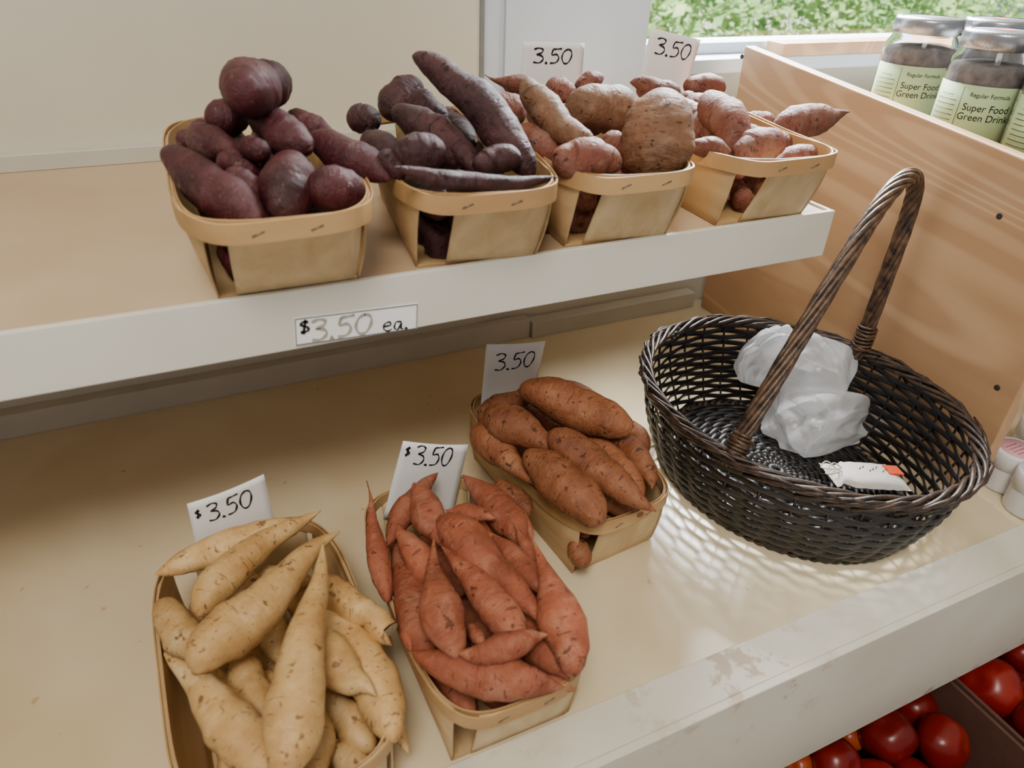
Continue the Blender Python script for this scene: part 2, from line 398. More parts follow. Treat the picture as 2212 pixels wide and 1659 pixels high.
def pot(row,base,mat,label,group,mode='z',ws=1.0,slim=False):
    u1,v1,u2,v2,w,z1,z2=row[:7]; bend=row[7] if len(row)>7 else 0; pr=row[8] if len(row)>8 else 'spin'
    if slim and pr=='spin': pr='slim'
    f=(lambda u,v,q: onz(u,v,base+q)) if mode=='z' else ony
    A=f(u1,v1,z1); B=f(u2,v2,z2)
    du,dv=u2-u1,v2-v1; L=math.hypot(du,dv) or 1
    mu,mv=(u1+u2)/2-dv/L*bend,(v1+v2)/2+du/L*bend
    Mi=f(mu,mv,(z1+z2)/2)
    R=w*ws/2*pxs(Mi); seedc[0]+=1
    return make_potato(A,Mi,B,R,pr,mat,label,group,seedc[0],cut=(len(row)>9))
def fillers(center,yaw,base,mat,label,group,wt,layers):
    c,s=math.cos(yaw),math.sin(yaw)
    def T(x,y,z): return Vector((center[0]+x*c-y*s,center[1]+x*s+y*c,base+z))
    for (z,nx,ny,sx,sy,R,y0) in layers:
        for i in range(nx):
            for j in range(ny):
                x=(i-(nx-1)/2)*sx+random.uniform(-.003,.003); y=y0+(j-(ny-1)/2)*sy; seedc[0]+=1
                dx=random.uniform(-.008,.008)
                make_potato(T(x-dx,y-sy*.47,z),T(x+random.uniform(-.003,.003),y,z+.002),T(x+dx,y+sy*.47,z),R,'fat',mat,label,group,seedc[0])

# ---------- till baskets
def rimpt(a,b,t,n=4.0):
    c,s=math.cos(t),math.sin(t)
    return a*math.copysign(abs(c)**(2/n),c), b*math.copysign(abs(s)**(2/n),s)
def till(loc,yaw,wt,lt,h,label,wb=.112,lb=.235,gap=.017,far=0.0,boff=0.0):
    e=empty("till_basket",loc,yaw); fin(e,label,"basket","thin wood till baskets")
    bpy.context.view_layer.update()
    a,b=wt/2,lt/2
    def zt(y): return h+far*(y/lt+.5)+.002*math.sin(y*30)
    def grid(bot,top,name,mat,bul=.004,n=10,kk=6):
        vs=[];fs=[]
        for i in range(kk+1):
            f=i/kk
            for j in range(n+1):
                B=Vector(bot[j]);T=Vector(top[j]); P=B.lerp(T,f)
                P+=Vector((P.x,P.y,0)).normalized()*bul*math.sin(math.pi*f); vs.append(P)
        for i in range(kk):
            for j in range(n):
                q=i*(n+1)+j; fs.append((q,q+1,q+n+2,q+n+1))
        m=MB(); m.add(vs,fs); o=m.obj(name,mat); sd=o.modifiers.new("s",'SOLIDIFY'); sd.thickness=.0016; sd.offset=0
        o.parent=e; return o
    m=MB(); m.box((-wb/2,-lb/2+boff,.0005),(wb/2,lb/2+boff,.0028)); o=m.obj("base_panel",M_VEN2,False); o.parent=e
    n=10
    for sg in (-1,1):
        bot=[(sg*wb/2,boff-lb/2+lb*j/n,.001) for j in range(n+1)]
        top=[]
        for j in range(n+1):
            y=(-.5+j/n)*(lt-.036); x=a*(1-abs(y/b)**4)**.25
            top.append((sg*x,y,zt(y)-.001))
        grid(bot,top,"side_panel",M_VEN2)
        xs=[-wb/2+gap+(wb-gap-.003)*j/n for j in range(n+1)]
        bot=[(x,boff+sg*lb/2,.001) for x in xs]
        top=[(x*1.03,sg*b*(1-abs(x*1.03/a)**4)**.25,zt(sg*b)-.001) for x in xs]
        grid(bot,top,"end_panel",M_VEN,.002)
    N=96; vs=[];fs=[]
    m=MB()
    for off,th,hh in ((.0018,.0013,.0150),(-.0018,.0012,.0135)):
        vs=[]
        for k in range(N):
            t=2*math.pi*k/N
            for rr,zz in ((off-th/2,-hh),(off+th/2,-hh),(off+th/2,0),(off-th/2,0)):
                x,y=rimpt(a+rr,b+rr,t); 
                vs.append((x,y,zt(y)+.001+zz+.0008*math.sin(5*t+off*900)))
        fs=[]
        for k in range(N):
            for q in range(4):
                fs.append((k*4+q,((k+1)%N)*4+q,((k+1)%N)*4+(q+1)%4,k*4+(q+1)%4))
        m.add(vs,fs)
    rim=m.obj("rim",M_RIM,False); rim.parent=e
    for x in (-.022,.018):
        y=-(b+.0027)*(1-abs(x/a)**4)**.25
        m=MB(); m.tube([(x-.0045,y,zt(-b)-.009),(x+.0045,y,zt(-b)-.006)],.0005,6); s=m.obj("staple",M_STAPLE); s.parent=rim
    return e

LB=[
 ((-.011,.434,.0),math.radians(2),.165,.285,.086,"tan wood till basket heaped with pale tan sweet potatoes",.125,.24,.017,0,0),
 ((.168,.436,.0),math.radians(0),.140,.285,.085,"wood till basket heaped with salmon orange sweet potatoes",.112,.235,.017,0,0),
 ((.352,.583,.0),math.radians(6),.142,.277,.085,"wood till basket of copper sweet potatoes beside the wicker basket",.112,.23,.017,0,0),
]
UB=[
 ((.066,.645,SZ),math.radians(-1),.145,.30,.077,"wood till basket of purple sweet potatoes on the upper shelf",.110,.20,.014,.010,.007),
 ((.240,.648,SZ),math.radians(-7),.140,.292,.076,"wood till basket of long dark purple sweet potatoes",.110,.20,.026,.008,.004),
 ((.382,.655,SZ),math.radians(-4),.137,.29,.075,"wood till basket of dusty brown sweet potatoes with a split end",.110,.20,.018,.006,-.002),
 ((.557,.660,SZ),math.radians(-2),.146,.29,.073,"wood till basket of dusty red sweet potatoes at the shelf end",.112,.20,.028,.004,-.007),
]
for r in LB+UB: till(*r[:6],wb=r[6],lb=r[7],gap=r[8],far=r[9],boff=r[10])

G="sweet potatoes in till baskets"
L_TAN="pale tan sweet potato with brown specks in a basket"; L_SAL="salmon orange sweet potato with thin root tips in a basket"; L_COP="copper brown sweet potato in a basket on the lower shelf"
L_PUR="purple sweet potato with dusty skin piled in a basket"; L_DPU="long dark purple sweet potato piled in a basket"; L_BRN="dusty brown sweet potato piled in a basket"; L_RED="dusty red sweet potato piled in a basket"
tan=[(692,1180,606,1668,124,.165,.130,-8,'enoc'),
(732,1148,410,1455,114,.142,.120,8,'enoc'),(660,1134,334,1244,80,.118,.108,10,'spin'),(690,1106,423,1328,86,.132,.107,28,'enoc'),
(355,1290,430,1430,84,.095,.085,0,'fat'),(352,1413,592,1700,112,.11,.095,-16,'enoc'),(680,1255,838,1365,76,.105,.10,0,'blunt',1),
(662,1290,856,1592,106,.088,.085,-26,'fat'),(636,1382,808,1510,108,.112,.105,-8,'cone'),(508,1412,578,1560,78,.080,.075,0,'fat'),
(466,1440,560,1650,84,.070,.070,0,'spin'),(645,1480,690,1675,90,.082,.078,-6,'fat'),(690,1500,808,1620,74,.068,.062,0,'fat'),
(368,1388,478,1488,60,.068,.068,0,'fat'),(700,1610,795,1672,64,.055,.055,0,'fat'),(560,1590,640,1670,66,.065,.065),(850,1555,884,1632,34,.04,.03,0,'cone'),
(560,1240,680,1260,60,.085,.085,0,'spin'),(600,1420,660,1560,60,.070,.065,0,'fat')]
for r in tan: pot(r,0,M_TAN,L_TAN,G+" (tan)",ws=.97)
sal=[(792,1038,838,1300,54,.13,.09,4,'tail'),(945,1018,832,1182,62,.12,.10,6,'spin'),(891,1040,955,1182,72,.135,.12,0,'spin'),
(858,1130,935,1258,68,.115,.105,0,'enoc'),(860,1165,932,1455,88,.09,.09,8,'spin'),(936,1140,996,1422,94,.15,.12,16,'tail'),
(956,1183,1118,1404,84,.135,.115,-14,'enoc'),(946,1118,1182,1355,96,.14,.115,-8,'cone'),(994,1030,1148,1190,80,.11,.105,-8,'spin'),
(962,1100,1072,1119,42,.125,.125,0,'spin'),(985,1118,1102,1218,66,.10,.10,0,'fat'),(1064,1154,1174,1292,68,.118,.11,-5,'spin'),
(1140,1144,1243,1456,98,.142,.112,-10,'tail'),(1106,1124,1160,1220,38,.125,.11,0,'tail'),(1184,1368,990,1416,70,.13,.125,-6,'spin'),
(884,1414,1220,1480,104,.105,.10,14,'spin'),(1118,1335,1228,1468,76,.10,.095,0,'spin'),(860,1340,930,1432,50,.09,.088,0,'spin'),
(1135,1425,1240,1492,44,.085,.08,0,'spin'),(1010,1345,1052,1402,30,.10,.10),(905,1170,955,1330,50,.095,.09,0,'spin'),(1085,1270,1160,1370,60,.095,.09,0,'spin'),
(1020,1380,1120,1440,50,.09,.09,0,'spin'),(1190,1230,1258,1405,48,.09,.088,0,'spin'),(880,1080,930,1150,44,.10,.10,0,'spin'),
(1085,1060,1150,1170,40,.10,.098,0,'spin'),(1150,1175,1190,1300,40,.11,.10,0,'spin'),(1060,1400,1150,1470,50,.085,.085,0,'spin'),(1040,1180,1100,1260,40,.11,.105,0,'spin')]
for r in sal: pot(r,0,M_SAL,L_SAL,G+" (salmon)",slim=True)
cop=[(1125,843,1366,928,92,.14,.135,-6,'fat'),(1048,888,1220,985,86,.13,.125,-4,'cone'),(1186,936,1412,1102,94,.138,.115,0,'cone'),
(1136,980,1292,1132,96,.125,.105,-10,'egg'),(1023,923,1158,1048,70,.10,.10,0,'cone'),(1290,933,1410,1060,64,.108,.10,-24,'spin'),
(1155,820,1302,862,46,.115,.115,0,'spin'),(1035,895,1152,858,54,.10,.10,0,'fat'),(1203,923,1287,982,54,.105,.10,0,'spin'),
(1263,950,1388,1076,58,.104,.095,-12,'fat'),(1280,1060,1388,1112,50,.085,.08,0,'fat'),(1238,1165,1266,1225,50,.05,.03,0,'fat'),(1300,900,1402,972,50,.10,.09,-8,'fat'),
(1070,1040,1150,1110,48,.085,.08,0,'fat'),(1290,1000,1360,1085,46,.10,.095,-6,'spin'),(1040,880,1060,960,44,.10,.095,0,'spin')]
for r in cop: pot(r,0,M_ORA,L_COP,G+" (copper)",slim=True)
pur=[(520,200,560,180,118,.605,.64,0,'fat'),(560,190,600,175,96,.665,.70,0,'fat'),(447,252,533,256,76,.665,.665,0,'fat'),(548,242,670,320,84,.65,.585,0,'fat'),
(416,296,525,340,74,.66,.59,0,'cone'),(526,312,576,332,50,.60,.58,0,'blunt'),(358,322,570,474,102,.62,.525,12,'egg'),
(634,335,612,470,110,.585,.53,0,'fat'),(662,402,788,414,96,.545,.545,0,'fat'),(655,298,840,390,92,.64,.56,-10,'spin'),
(620,256,716,294,60,.70,.67,0,'fat'),(380,290,442,320,48,.66,.66,0,'fat'),(488,368,572,428,60,.575,.56,0,'fat'),(470,340,562,382,64,.61,.59,0,'fat'),
(560,330,640,350,60,.62,.62,0,'fat'),(410,270,470,300,50,.70,.69,0,'fat')]
for r in pur: pot(r,SZ,M_PUR,L_PUR,G+" (purple)",'y')
dpu=[(898,124,1146,382,86,.66,.555,-30,'egg'),(850,230,1072,402,78,.67,.55,-8,'cone'),(850,360,1204,383,46,.515,.525,24,'spin'),
(1022,360,1120,330,62,.555,.56,0,'fat'),(848,336,964,325,86,.57,.565,0,'fat'),(750,252,822,262,62,.70,.68,0,'fat'),
(828,248,907,178,82,.73,.75,0,'fat'),(1000,203,1097,292,70,.72,.66,-8,'fat'),(793,288,864,364,68,.66,.59,0,'fat'),
(890,200,962,272,64,.70,.67,0,'fat'),(1085,298,1152,378,54,.60,.56,0,'spin'),(930,490,967,572,60,.58,.57,0,'fat'),(1150,505,1203,490,32,.60,.60,0,'fat'),
(930,300,1010,350,60,.62,.59,0,'fat'),(820,330,870,380,50,.58,.56,0,'fat')]
for r in dpu: pot(r,SZ,M_DPU,L_DPU,G+" (dark purple)",'y')
brn=[(1138,168,1282,304,70,.66,.575,26,'fat'),(1226,228,1374,242,106,.655,.655,0,'fat'),(1438,192,1405,392,158,.585,.555,0,'egg'),
(1204,338,1342,346,88,.55,.55,0,'fat'),(1054,240,1134,240,76,.71,.71,0,'fat'),(1046,163,1150,200,40,.78,.76,0,'tail'),
(1110,278,1207,342,60,.64,.59,0,'fat'),(1183,180,1242,215,54,.75,.75,0,'fat'),(1240,190,1305,165,44,.76,.76,0,'spin'),
(1228,410,1285,440,56,.575,.575,0,'fat'),(1224,482,1278,470,60,.585,.585,0,'fat'),(1205,230,1262,292,54,.70,.68,0,'fat'),(1095,175,1152,190,40,.76,.76,0,'fat'),
(1300,300,1360,330,60,.60,.59,0,'fat')]
for i,r in enumerate(brn): pot(r,SZ,M_BRN if i in (1,2,0) else M_RED,L_BRN,G+" (brown)",'y')
red=[(1360,178,1478,214,60,.76,.74,0,'spin'),(1476,188,1568,185,50,.77,.77,0,'fat'),(1525,203,1597,326,80,.66,.575,-8,'fat'),
(1606,268,1670,265,54,.69,.69,0,'fat'),(1672,284,1834,240,78,.64,.64,-4,'cone'),(1583,332,1692,312,76,.57,.57,0,'fat'),
(1672,356,1782,325,56,.57,.57,0,'fat'),(1470,230,1547,304,66,.69,.62,0,'fat'),(1494,312,1578,332,44,.58,.57,0,'fat'),
(1468,205,1514,247,46,.74,.73,0,'fat'),(1595,410,1625,470,52,.58,.575,0,'fat'),(1640,300,1712,330,58,.62,.61,0,'fat'),(1590,290,1650,300,50,.64,.63,0,'fat')]
for r in red: pot(r,SZ,M_RED,L_RED,G+" (red)",'y')
lowL=[(.020,3,2,.035,.105,.017,0),(.052,3,2,.036,.12,.016,0)]
upL=[(.018,3,2,.034,.09,.015,.004),(.048,3,2,.036,.11,.015,.006),(.080,2,1,.036,.10,.016,.045)]
for (r,mt,nm,g,ly) in [(LB[0],M_TAN,L_TAN," (tan)",[(.020,3,2,.04,.105,.017,0),(.050,3,2,.042,.12,.015,0)]),(LB[1],M_SAL,L_SAL," (salmon)",lowL),(LB[2],M_ORA,L_COP," (copper)",lowL),
  (UB[0],M_PUR,L_PUR," (purple)",upL),(UB[1],M_DPU,L_DPU," (dark purple)",upL),(UB[2],M_RED,L_BRN," (brown)",upL),(UB[3],M_RED,L_RED," (red)",upL)]:
    fillers(r[0],r[1],r[0][2],mt,nm,G+g,r[2],ly)

# ---------- handwriting
GL={'3':(.62,[[(.05,.9),(.3,1.0),(.52,.9),(.45,.68),(.2,.56),(.48,.48),(.56,.25),(.36,.02),(.05,.05)]]),
 '5':(.66,[[(.18,.95),(.12,.58),(.38,.62),(.52,.38),(.38,.08),(.05,.02)],[(.18,.95),(.4,.97),(.66,1.0)]]),
 '0':(.66,[[(.38,.98),(.14,.8),(.04,.4),(.18,.04),(.42,.08),(.6,.5),(.56,.86),(.34,.98)]]),
 '.':(.28,[[(.06,.06),(.12,.02),(.17,.05)]]),
 '$':(.55,[[(.42,.85),(.2,.9),(.12,.72),(.38,.55),(.38,.32),(.08,.28)],[(.3,1.02),(.2,.15)]]),
 'e':(.55,[[(.08,.28),(.42,.34),(.34,.52),(.1,.42),(.08,.12),(.3,.0),(.48,.1)]]),
 'a':(.55,[[(.42,.44),(.14,.46),(.06,.14),(.24,.02),(.42,.38),(.4,.06),(.52,.02)]]),' ':(.4,[])}
def smooth(pts,k=6):
    if len(pts)<3: return pts
    P=[pts[0]]+pts+[pts[-1]]; out=[]
    for i in range(1,len(P)-2):
        for j in range(k):
            t=j/k; r=[]
            for c in (0,1):
                p0,p1,p2,p3=P[i-1][c],P[i][c],P[i+1][c],P[i+2][c]
                r.append(.5*(2*p1+(p2-p0)*t+(2*p0-5*p1+4*p2-p3)*t*t+(3*p1-p0-3*p2+p3)*t**3))
            out.append(tuple(r))
    out.append(pts[-1]); return out
def write(text,surf,s0,t0,s1,hh,wid,mat,name="handwriting",aspect=1.0,par=None,mini=()):
    tot=sum(GL[c][0] for c in text); k=(s1-s0)/tot; x=0; m=MB()
    for ci,c in enumerate(text):
        w,sts=GL[c]
        sc=.6 if ci in mini else 1
        for st in sts:
            q=smooth(st)
            P=[surf(s0+(x+px*sc)*k, t0+hh*(1-(py*sc+(1-sc)*.7))) for px,py in q]
            vs=[];N=len(P)
            nn=(surf(.5,.51)-surf(.5,.49)).cross(surf(.51,.5)-surf(.49,.5)).normalized()
            for i in range(N):
                T=(P[min(i+1,N-1)]-P[max(i-1,0)]).normalized(); S=T.cross(nn).normalized()
                ww=wid*(1.5 if c=='.' else .85+.25*math.sin(i*.7))
                vs+= [P[i]+S*ww*.5,P[i]-S*ww*.5]
            m.add(vs,[(2*i,2*i+1,2*i+3,2*i+2) for i in range(N-1)])
        x+=w
    o=m.obj(name,mat,False,origin=surf(.5,.5))
    sd=o.modifiers.new("s",'SOLIDIFY'); sd.thickness=.0003; sd.offset=0
    if par: part(o,par)
    return o
def card(cor,Y,text,label,tx,lean=0,curl=.003,wid=.0018,mini=()):
    Q=[ony(u,v,Y) for u,v in cor]
    TL,TR,BR,BL=Q
    nrm=(TR-TL).cross(TL-BL).normalized()
    if nrm.y>0: nrm=-nrm
    def base(s,t): return (TL.lerp(TR,s)).lerp(BL.lerp(BR,s),t)
    def surf(s,t,off=.0005): return base(s,t)+nrm*(curl*math.sin(math.pi*s)+curl*1.5*(1-t)**2+off)
    m=MB(); n=10; vs=[surf(i/n,j/n*1.0,0) for j in range(n+1) for i in range(n+1)]
    m.add(vs,[(j*(n+1)+i,j*(n+1)+i+1,(j+1)*(n+1)+i+1,(j+1)*(n+1)+i) for j in range(n) for i in range(n)])
    o=m.obj("price_card",M_PAPER,True,origin=BL.lerp(BR,.5)); sd=o.modifiers.new("s",'SOLIDIFY'); sd.thickness=.0003; sd.offset=0
    fin(o,label,"price card","handwritten price cards")
    write(text,surf,tx[0],tx[1],tx[2],tx[3],wid,M_INK,par=o,mini=mini)
card([(1126,88),(1259,92),(1255,215),(1122,212)],.795,"3.50","white paper card reading 3.50 behind dusty brown sweet potatoes",(.16,.10,.80,.26))
card([(1402,60),(1509,85),(1478,222),(1376,205)],.81,"3.50","white paper card reading 3.50 behind dusty red sweet potatoes",(.14,.10,.86,.24))
card([(1048,740),(1175,733),(1150,880),(1036,910)],.705,"3.50","white paper card reading 3.50 beside copper sweet potatoes",(.16,.12,.86,.22))
card([(868,947),(1008,955),(978,1120),(828,1120)],.565,"$3.50","curled white paper card reading $3.50 behind salmon sweet potatoes",(.06,.03,.78,.24),mini=(0,))
card([(403,1082),(568,1018),(602,1160),(434,1222)],.56,"$3.50","white paper card reading $3.50 behind tan sweet potatoes",(.06,.10,.80,.26),mini=(0,))
Q=[ony(u,v,YF-.0012) for u,v in [(635,688),(903,655),(901,710),(638,747)]]
def strip(s,t,off=.0004): return Q[0].lerp(Q[1],s).lerp(Q[3].lerp(Q[2],s),t)+Vector((0,-off,0))
m=MB(); vs=[strip(0,0,0),strip(1,0,0),strip(1,1,0),strip(0,1,0)]; m.add(vs+[v+Vector((0,.0009,0)) for v in vs],[(0,1,2,3),(7,6,5,4),(0,4,5,1),(1,5,6,2),(2,6,7,3),(3,7,4,0)])
ps=m.obj("price_strip",M_PAPER,False,origin=strip(.5,1)); fin(ps,"white price strip reading $3.50 ea. on the shelf edge","price label")
m=MB(); 
pth=[strip(.008,.03,.0005),strip(.992,.03,.0005),strip(.992,.97,.0005),strip(.008,.97,.0005)]
for i in range(4): m.tube([pth[i],pth[(i+1)%4]],.0003,5)
part(m.obj("border_line",M_INK),ps)
write("3.50",strip,.12,.14,.62,.76,.0026,M_FADE,par=ps)
write("$",strip,.03,.1,.13,.6,.0024,M_INK,par=ps)
write("ea.",strip,.70,.26,.93,.66,.0015,M_INK,par=ps)

# ---------- wicker basket
C0=Vector((.644,.511,0)); TH=math.radians(10); HA,HB=.170,.203; RZ=.125
def ell(sc,t,z,dr=0):
    x=(HA*sc+dr)*math.cos(t); y=(HB*sc+dr)*math.sin(t)
    return Vector((C0.x+x*math.cos(TH)-y*math.sin(TH),C0.y+x*math.sin(TH)+y*math.cos(TH),z))
wb=empty("wicker_basket",C0); fin(wb,"dark brown oval wicker basket with tall twisted handle","basket")
def wsc(z): 
    f=z/RZ; return .80+.20*math.sin(min(1,f)*math.pi/2)**.8
NSK=34
m=MB(); zs=[]; z=.008; j=0
while z<RZ-.005:
    zs.append(z); z+=.0068 if z<.080 else .0092
for j,z in enumerate(zs):
    N=NSK*7; path=[]
    for k in range(N):
        t=2*math.pi*k/N
        path.append(ell(wsc(z),t,z+.0016*noise.noise(Vector((k*.11,j*3.3,0))),.0026*math.cos(NSK/2*t+(j%2)*math.pi)))
    m.tube(path,.0008,8,closed=True,ru=.0041,up=Vector((0,0,1)))
for k in range(NSK):
    t=2*math.pi*k/NSK
    m.tube([ell(wsc(zz),t+.010*math.sin(zz*70+k),zz) for zz in [.002+(RZ-.002)*q/8 for q in range(9)]],.0017,6)
part(m.obj("woven_wall",M_WICK),wb)
m=MB()
for j in range(20):
    sc=.80*(j+1)/20; N=120
    m.tube([ell(sc,2*math.pi*k/N,.006,.0)+Vector((0,0,.0014*math.cos(20*2*math.pi*k/N+(j%2)*math.pi))) for k in range(N)],.0050,5,closed=True,ru=.002,up=Vector((0,0,1)))
for k in range(20): m.tube([ell(.02,2*math.pi*k/20,.006),ell(.8,2*math.pi*k/20,.006)],.0022,6)
part(m.obj("woven_base",M_WICK),wb)
m=MB()
N=420
for sidx in range(5):
    path=[]
    for k in range(N):
        t=2*math.pi*k/N; ph=9*t+sidx*math.pi*2/5
        path.append(ell(1.0,t,RZ+.0045*math.sin(ph)+.003*noise.noise(Vector((k*.05,sidx*5,1))),.0065*math.cos(ph)+.002))
    m.tube(path,.0028,7,closed=True)
for sidx in range(2):
    m.tube([ell(.815,2*math.pi*k/N,.0045+.003*math.sin(40*2*math.pi*k/N+sidx*math.pi),.003*math.cos(40*2*math.pi*k/N+sidx*math.pi)) for k in range(N)],.0032,6,closed=True)
for k in range(34):
    t=2*math.pi*k/34+random.uniform(-.12,.12); q=random.uniform(1.0,1.9)
    m.tube([ell(1.0,t,RZ-.013,.003),ell(1.0,t+.10*q,RZ-.001,.0105),ell(1.0,t+.20*q,RZ+.005,.007+random.uniform(0,.005)),ell(1.0,t+.27*q,RZ+.004,.005+random.uniform(0,.008))],[.0022,.0028,.0022,.0012],6)
part(m.obj("braided_rim",M_WRIM),wb)
hp=[(.484,.447,.112),(.494,.451,.130),(.532,.463,.185),(.588,.483,.25),(.655,.507,.324),(.698,.524,.358),(.740,.540,.374),(.779,.555,.371),(.805,.565,.347),(.814,.569,.305),(.814,.570,.23),(.809,.568,.16),(.804,.565,.115)]
def catmull(P,k):
    P=[Vector(p) for p in P]; P=[P[0]*2-P[1]]+P+[P[-1]*2-P[-2]]; out=[]
    for i in range(1,len(P)-2):
        for j in range(k):
            t=j/k; p0,p1,p2,p3=P[i-1:i+3]
            out.append((p1*2+(p2-p0)*t+(p0*2-p1*5+p2*4-p3)*t*t+(p1*3-p0-p2*3+p3)*t**3)*.5)
    out.append(P[-2]); return out
def helix(path,R,turns,ph,sh=1):
    N=len(path); out=[]; nrm=Vector((0.3,-1,0)).normalized(); L=0
    for i,p in enumerate(path):
        T=(path[min(i+1,N-1)]-path[max(i-1,0)]).normalized()
        nrm=(nrm-T*nrm.dot(T)).normalized(); B=T.cross(nrm)
        a=ph+turns*2*math.pi*i/N
        out.append(p+nrm*math.cos(a)*R+B*math.sin(a)*R)
    return out
hpath=catmull(hp,22)
m=MB()
for q in range(8): m.tube(helix(hpath,.0071,3.4,q*2*math.pi/8),.0031,7)
m.tube(hpath,.0055,8)
hd=m.obj("handle",M_WICK2,origin=hp[0]); part(hd,wb,"twisted brown handle")
for base,top in ((0,2),(12,10)):
    a=Vector(hp[base]); b=Vector(hp[top]); m=MB()
    P=[a.lerp(b,.10+.32*i/80) for i in range(81)]
    m.tube(helix(P,.0118,7,0),.0019,6)
    m.tube(helix(P,.0118,-2,1),.0019,6)
    c=m.obj("binding",M_WICK2,origin=a); part(c,hd)

# ---------- plastic bags: crumpled by random crease planes
def bag(center,sc,rot,seed,label,ns=70,amp=1.0,stretch=None):
    rnd=random.Random(seed)
    def rv():
        while True:
            v=Vector((rnd.uniform(-1,1),rnd.uniform(-1,1),rnd.uniform(-1,1)))
            if .1<v.length<1: return v.normalized()
    big=[(rv(),rnd.uniform(-.5,.5),rv(),rnd.choice((-1,1))*rnd.uniform(.18,.34)) for _ in range(12)]
    g=rv(); e1=g.orthogonal().normalized(); e2=g.cross(e1)
    ple=[]
    for _ in range(9):
        a=rnd.uniform(0,math.pi*2); ple.append((e1*math.cos(a)+e2*math.sin(a),rnd.uniform(-.7,.7),rnd.uniform(.10,.22)))
    sml=[(rv(),rv(),rv(),rnd.choice((-1,-1,1))*rnd.uniform(.4,.9),rnd.uniform(.3,.65)) for _ in range(ns)]
    bm=bmesh.new(); bmesh.ops.create_icosphere(bm,subdivisions=7,radius=1)
    for v in bm.verts:
        p=v.co.normalized(); d=Vector()
        for n_,dd,mv,a in big: d+=mv*a*(abs(p.dot(n_)-dd)-.45)
        for n_,dd,a in ple:
            x=abs(p.dot(n_)-dd)
            if x<.22: d+=p*a*(.22-x)*2.2*(.3+.7*max(0,p.z+.3))
        for n_,c_,mv,a,w in sml:
            r2=(p-c_).length_squared/(w*w)
            if r2<1: d+=(p*.8+mv*.3)*a*.5*amp*(abs((p-c_).dot(n_))-w*.25)*(1-r2)**1.5
        c=p+d
        if stretch is not None:
            k=max(0,p.dot(stretch)-.45); c+=stretch*k*.45; c.z-=k*.35
        if c.z<-.60: c.z=-.60+(c.z+.60)*.08
        v.co=Vector((c.x*sc[0],c.y*sc[1],c.z*sc[2]))
    me=bpy.data.meshes.new("plastic_bag"); bm.to_mesh(me); bm.free(); me.materials.append(M_BAG)
    for p in me.polygons: p.use_smooth=True
    o=bpy.data.objects.new("plastic_bag",me); o.location=center; o.rotation_euler=rot; link(o)
    fin(o,label,"plastic bag","plastic bags in the wicker basket"); return o
bag(onz(1668,790,.078),(.046,.042,.046),(0,.1,.3),23,"crumpled thin white plastic bag in the wicker basket")
bag(onz(1738,820,.068),(.049,.044,.052),(0,.1,-.8),51,"crumpled thin white plastic bag in the wicker basket")
bag(onz(1770,916,.034),(.082,.052,.036),(0,0,-.35),94,"flattened thin white plastic bag on the basket floor",70,1.0,Vector((1,.25,0)).normalized())
P=onz(1868,1030,.035); m=MB()
n=16; vs=[];fs=[]
for i in range(n+1):
    for j in range(n+1):
        x=(i/n-.5);y=(j/n-.5); th_=.011*(max(0,1-(2*abs(x))**3)*max(0,1-(2*abs(y))**3))**.5
        wd=.05*(1-.35*math.exp(-((x+.36)/.07)**2))
        vs.append(Vector((x*.10,y*wd,th_+.0015*noise.noise(Vector((x*14,y*14,0))))))
m.add(vs,[(i*(n+1)+j,(i+1)*(n+1)+j,(i+1)*(n+1)+j+1,i*(n+1)+j+1) for i in range(n) for j in range(n)])
m.add([Vector((v.x,v.y,-v.z*.5)) for v in vs],[(i*(n+1)+j,i*(n+1)+j+1,(i+1)*(n+1)+j+1,(i+1)*(n+1)+j) for i in range(n) for j in range(n)])
po=m.obj("drawstring_pouch",M_CLOTH); po.location=P; po.rotation_euler=(-.05,.1,-.35); fin(po,"small white muslin drawstring pouch with an orange sticker","pouch")
m=MB(); m.box((.026,-.006,.0095),(.046,.012,.0115)); s=m.obj("sticker",M_ORTAG,False); s.parent=po; s["label"]="orange sticker"
m=MB()
for k in range(7): 
    x=-.012+.006*k; y=.004*math.sin(k*2.1); m.tube([(x,y,.0118),(x+.003,y+.003,.012)],.0006,5)
s=m.obj("printed_mark",M_REDINK); s.parent=po
m=MB()
for q in range(2):
    m.tube(catmull([(-.036,0,.006),(-.05,.012*(1-2*q),.012),(-.058,.006*(1-2*q),.006),(-.045,-.006*(1-2*q),.014),(-.036,0,.012)],8),.0009,5)
s=m.obj("drawstring",M_STRING); s.parent=po

# ---------- jars
def textmesh(body,size,align='CENTER'):
    cu=bpy.data.curves.new("t",'FONT'); cu.body=body; cu.size=size; cu.align_x=align; cu.align_y='CENTER'; cu.space_line=.95
    ob=bpy.data.objects.new("t",cu); link(ob); dg=bpy.context.evaluated_depsgraph_get()
    me=bpy.data.meshes.new_from_object(ob.evaluated_get(dg)); bpy.data.objects.remove(ob)
    return me
def wrapped(body,size,z0,ang,R,name,mat,par):
    me=textmesh(body,size)
    bm=bmesh.new(); bm.from_mesh(me); bmesh.ops.triangulate(bm,faces=bm.faces)
    bmesh.ops.subdivide_edges(bm,edges=[e for e in bm.edges if e.calc_length()>size*.3],cuts=1)
    for v in bm.verts:
        a=ang+v.co.x/R; v.co=Vector((R*math.cos(a),R*math.sin(a),z0+v.co.y))
    m2=bpy.data.meshes.new(name); bm.to_mesh(m2); bm.free(); m2.materials.append(mat)
    o=bpy.data.objects.new(name,m2); link(o); o.parent=par; return o
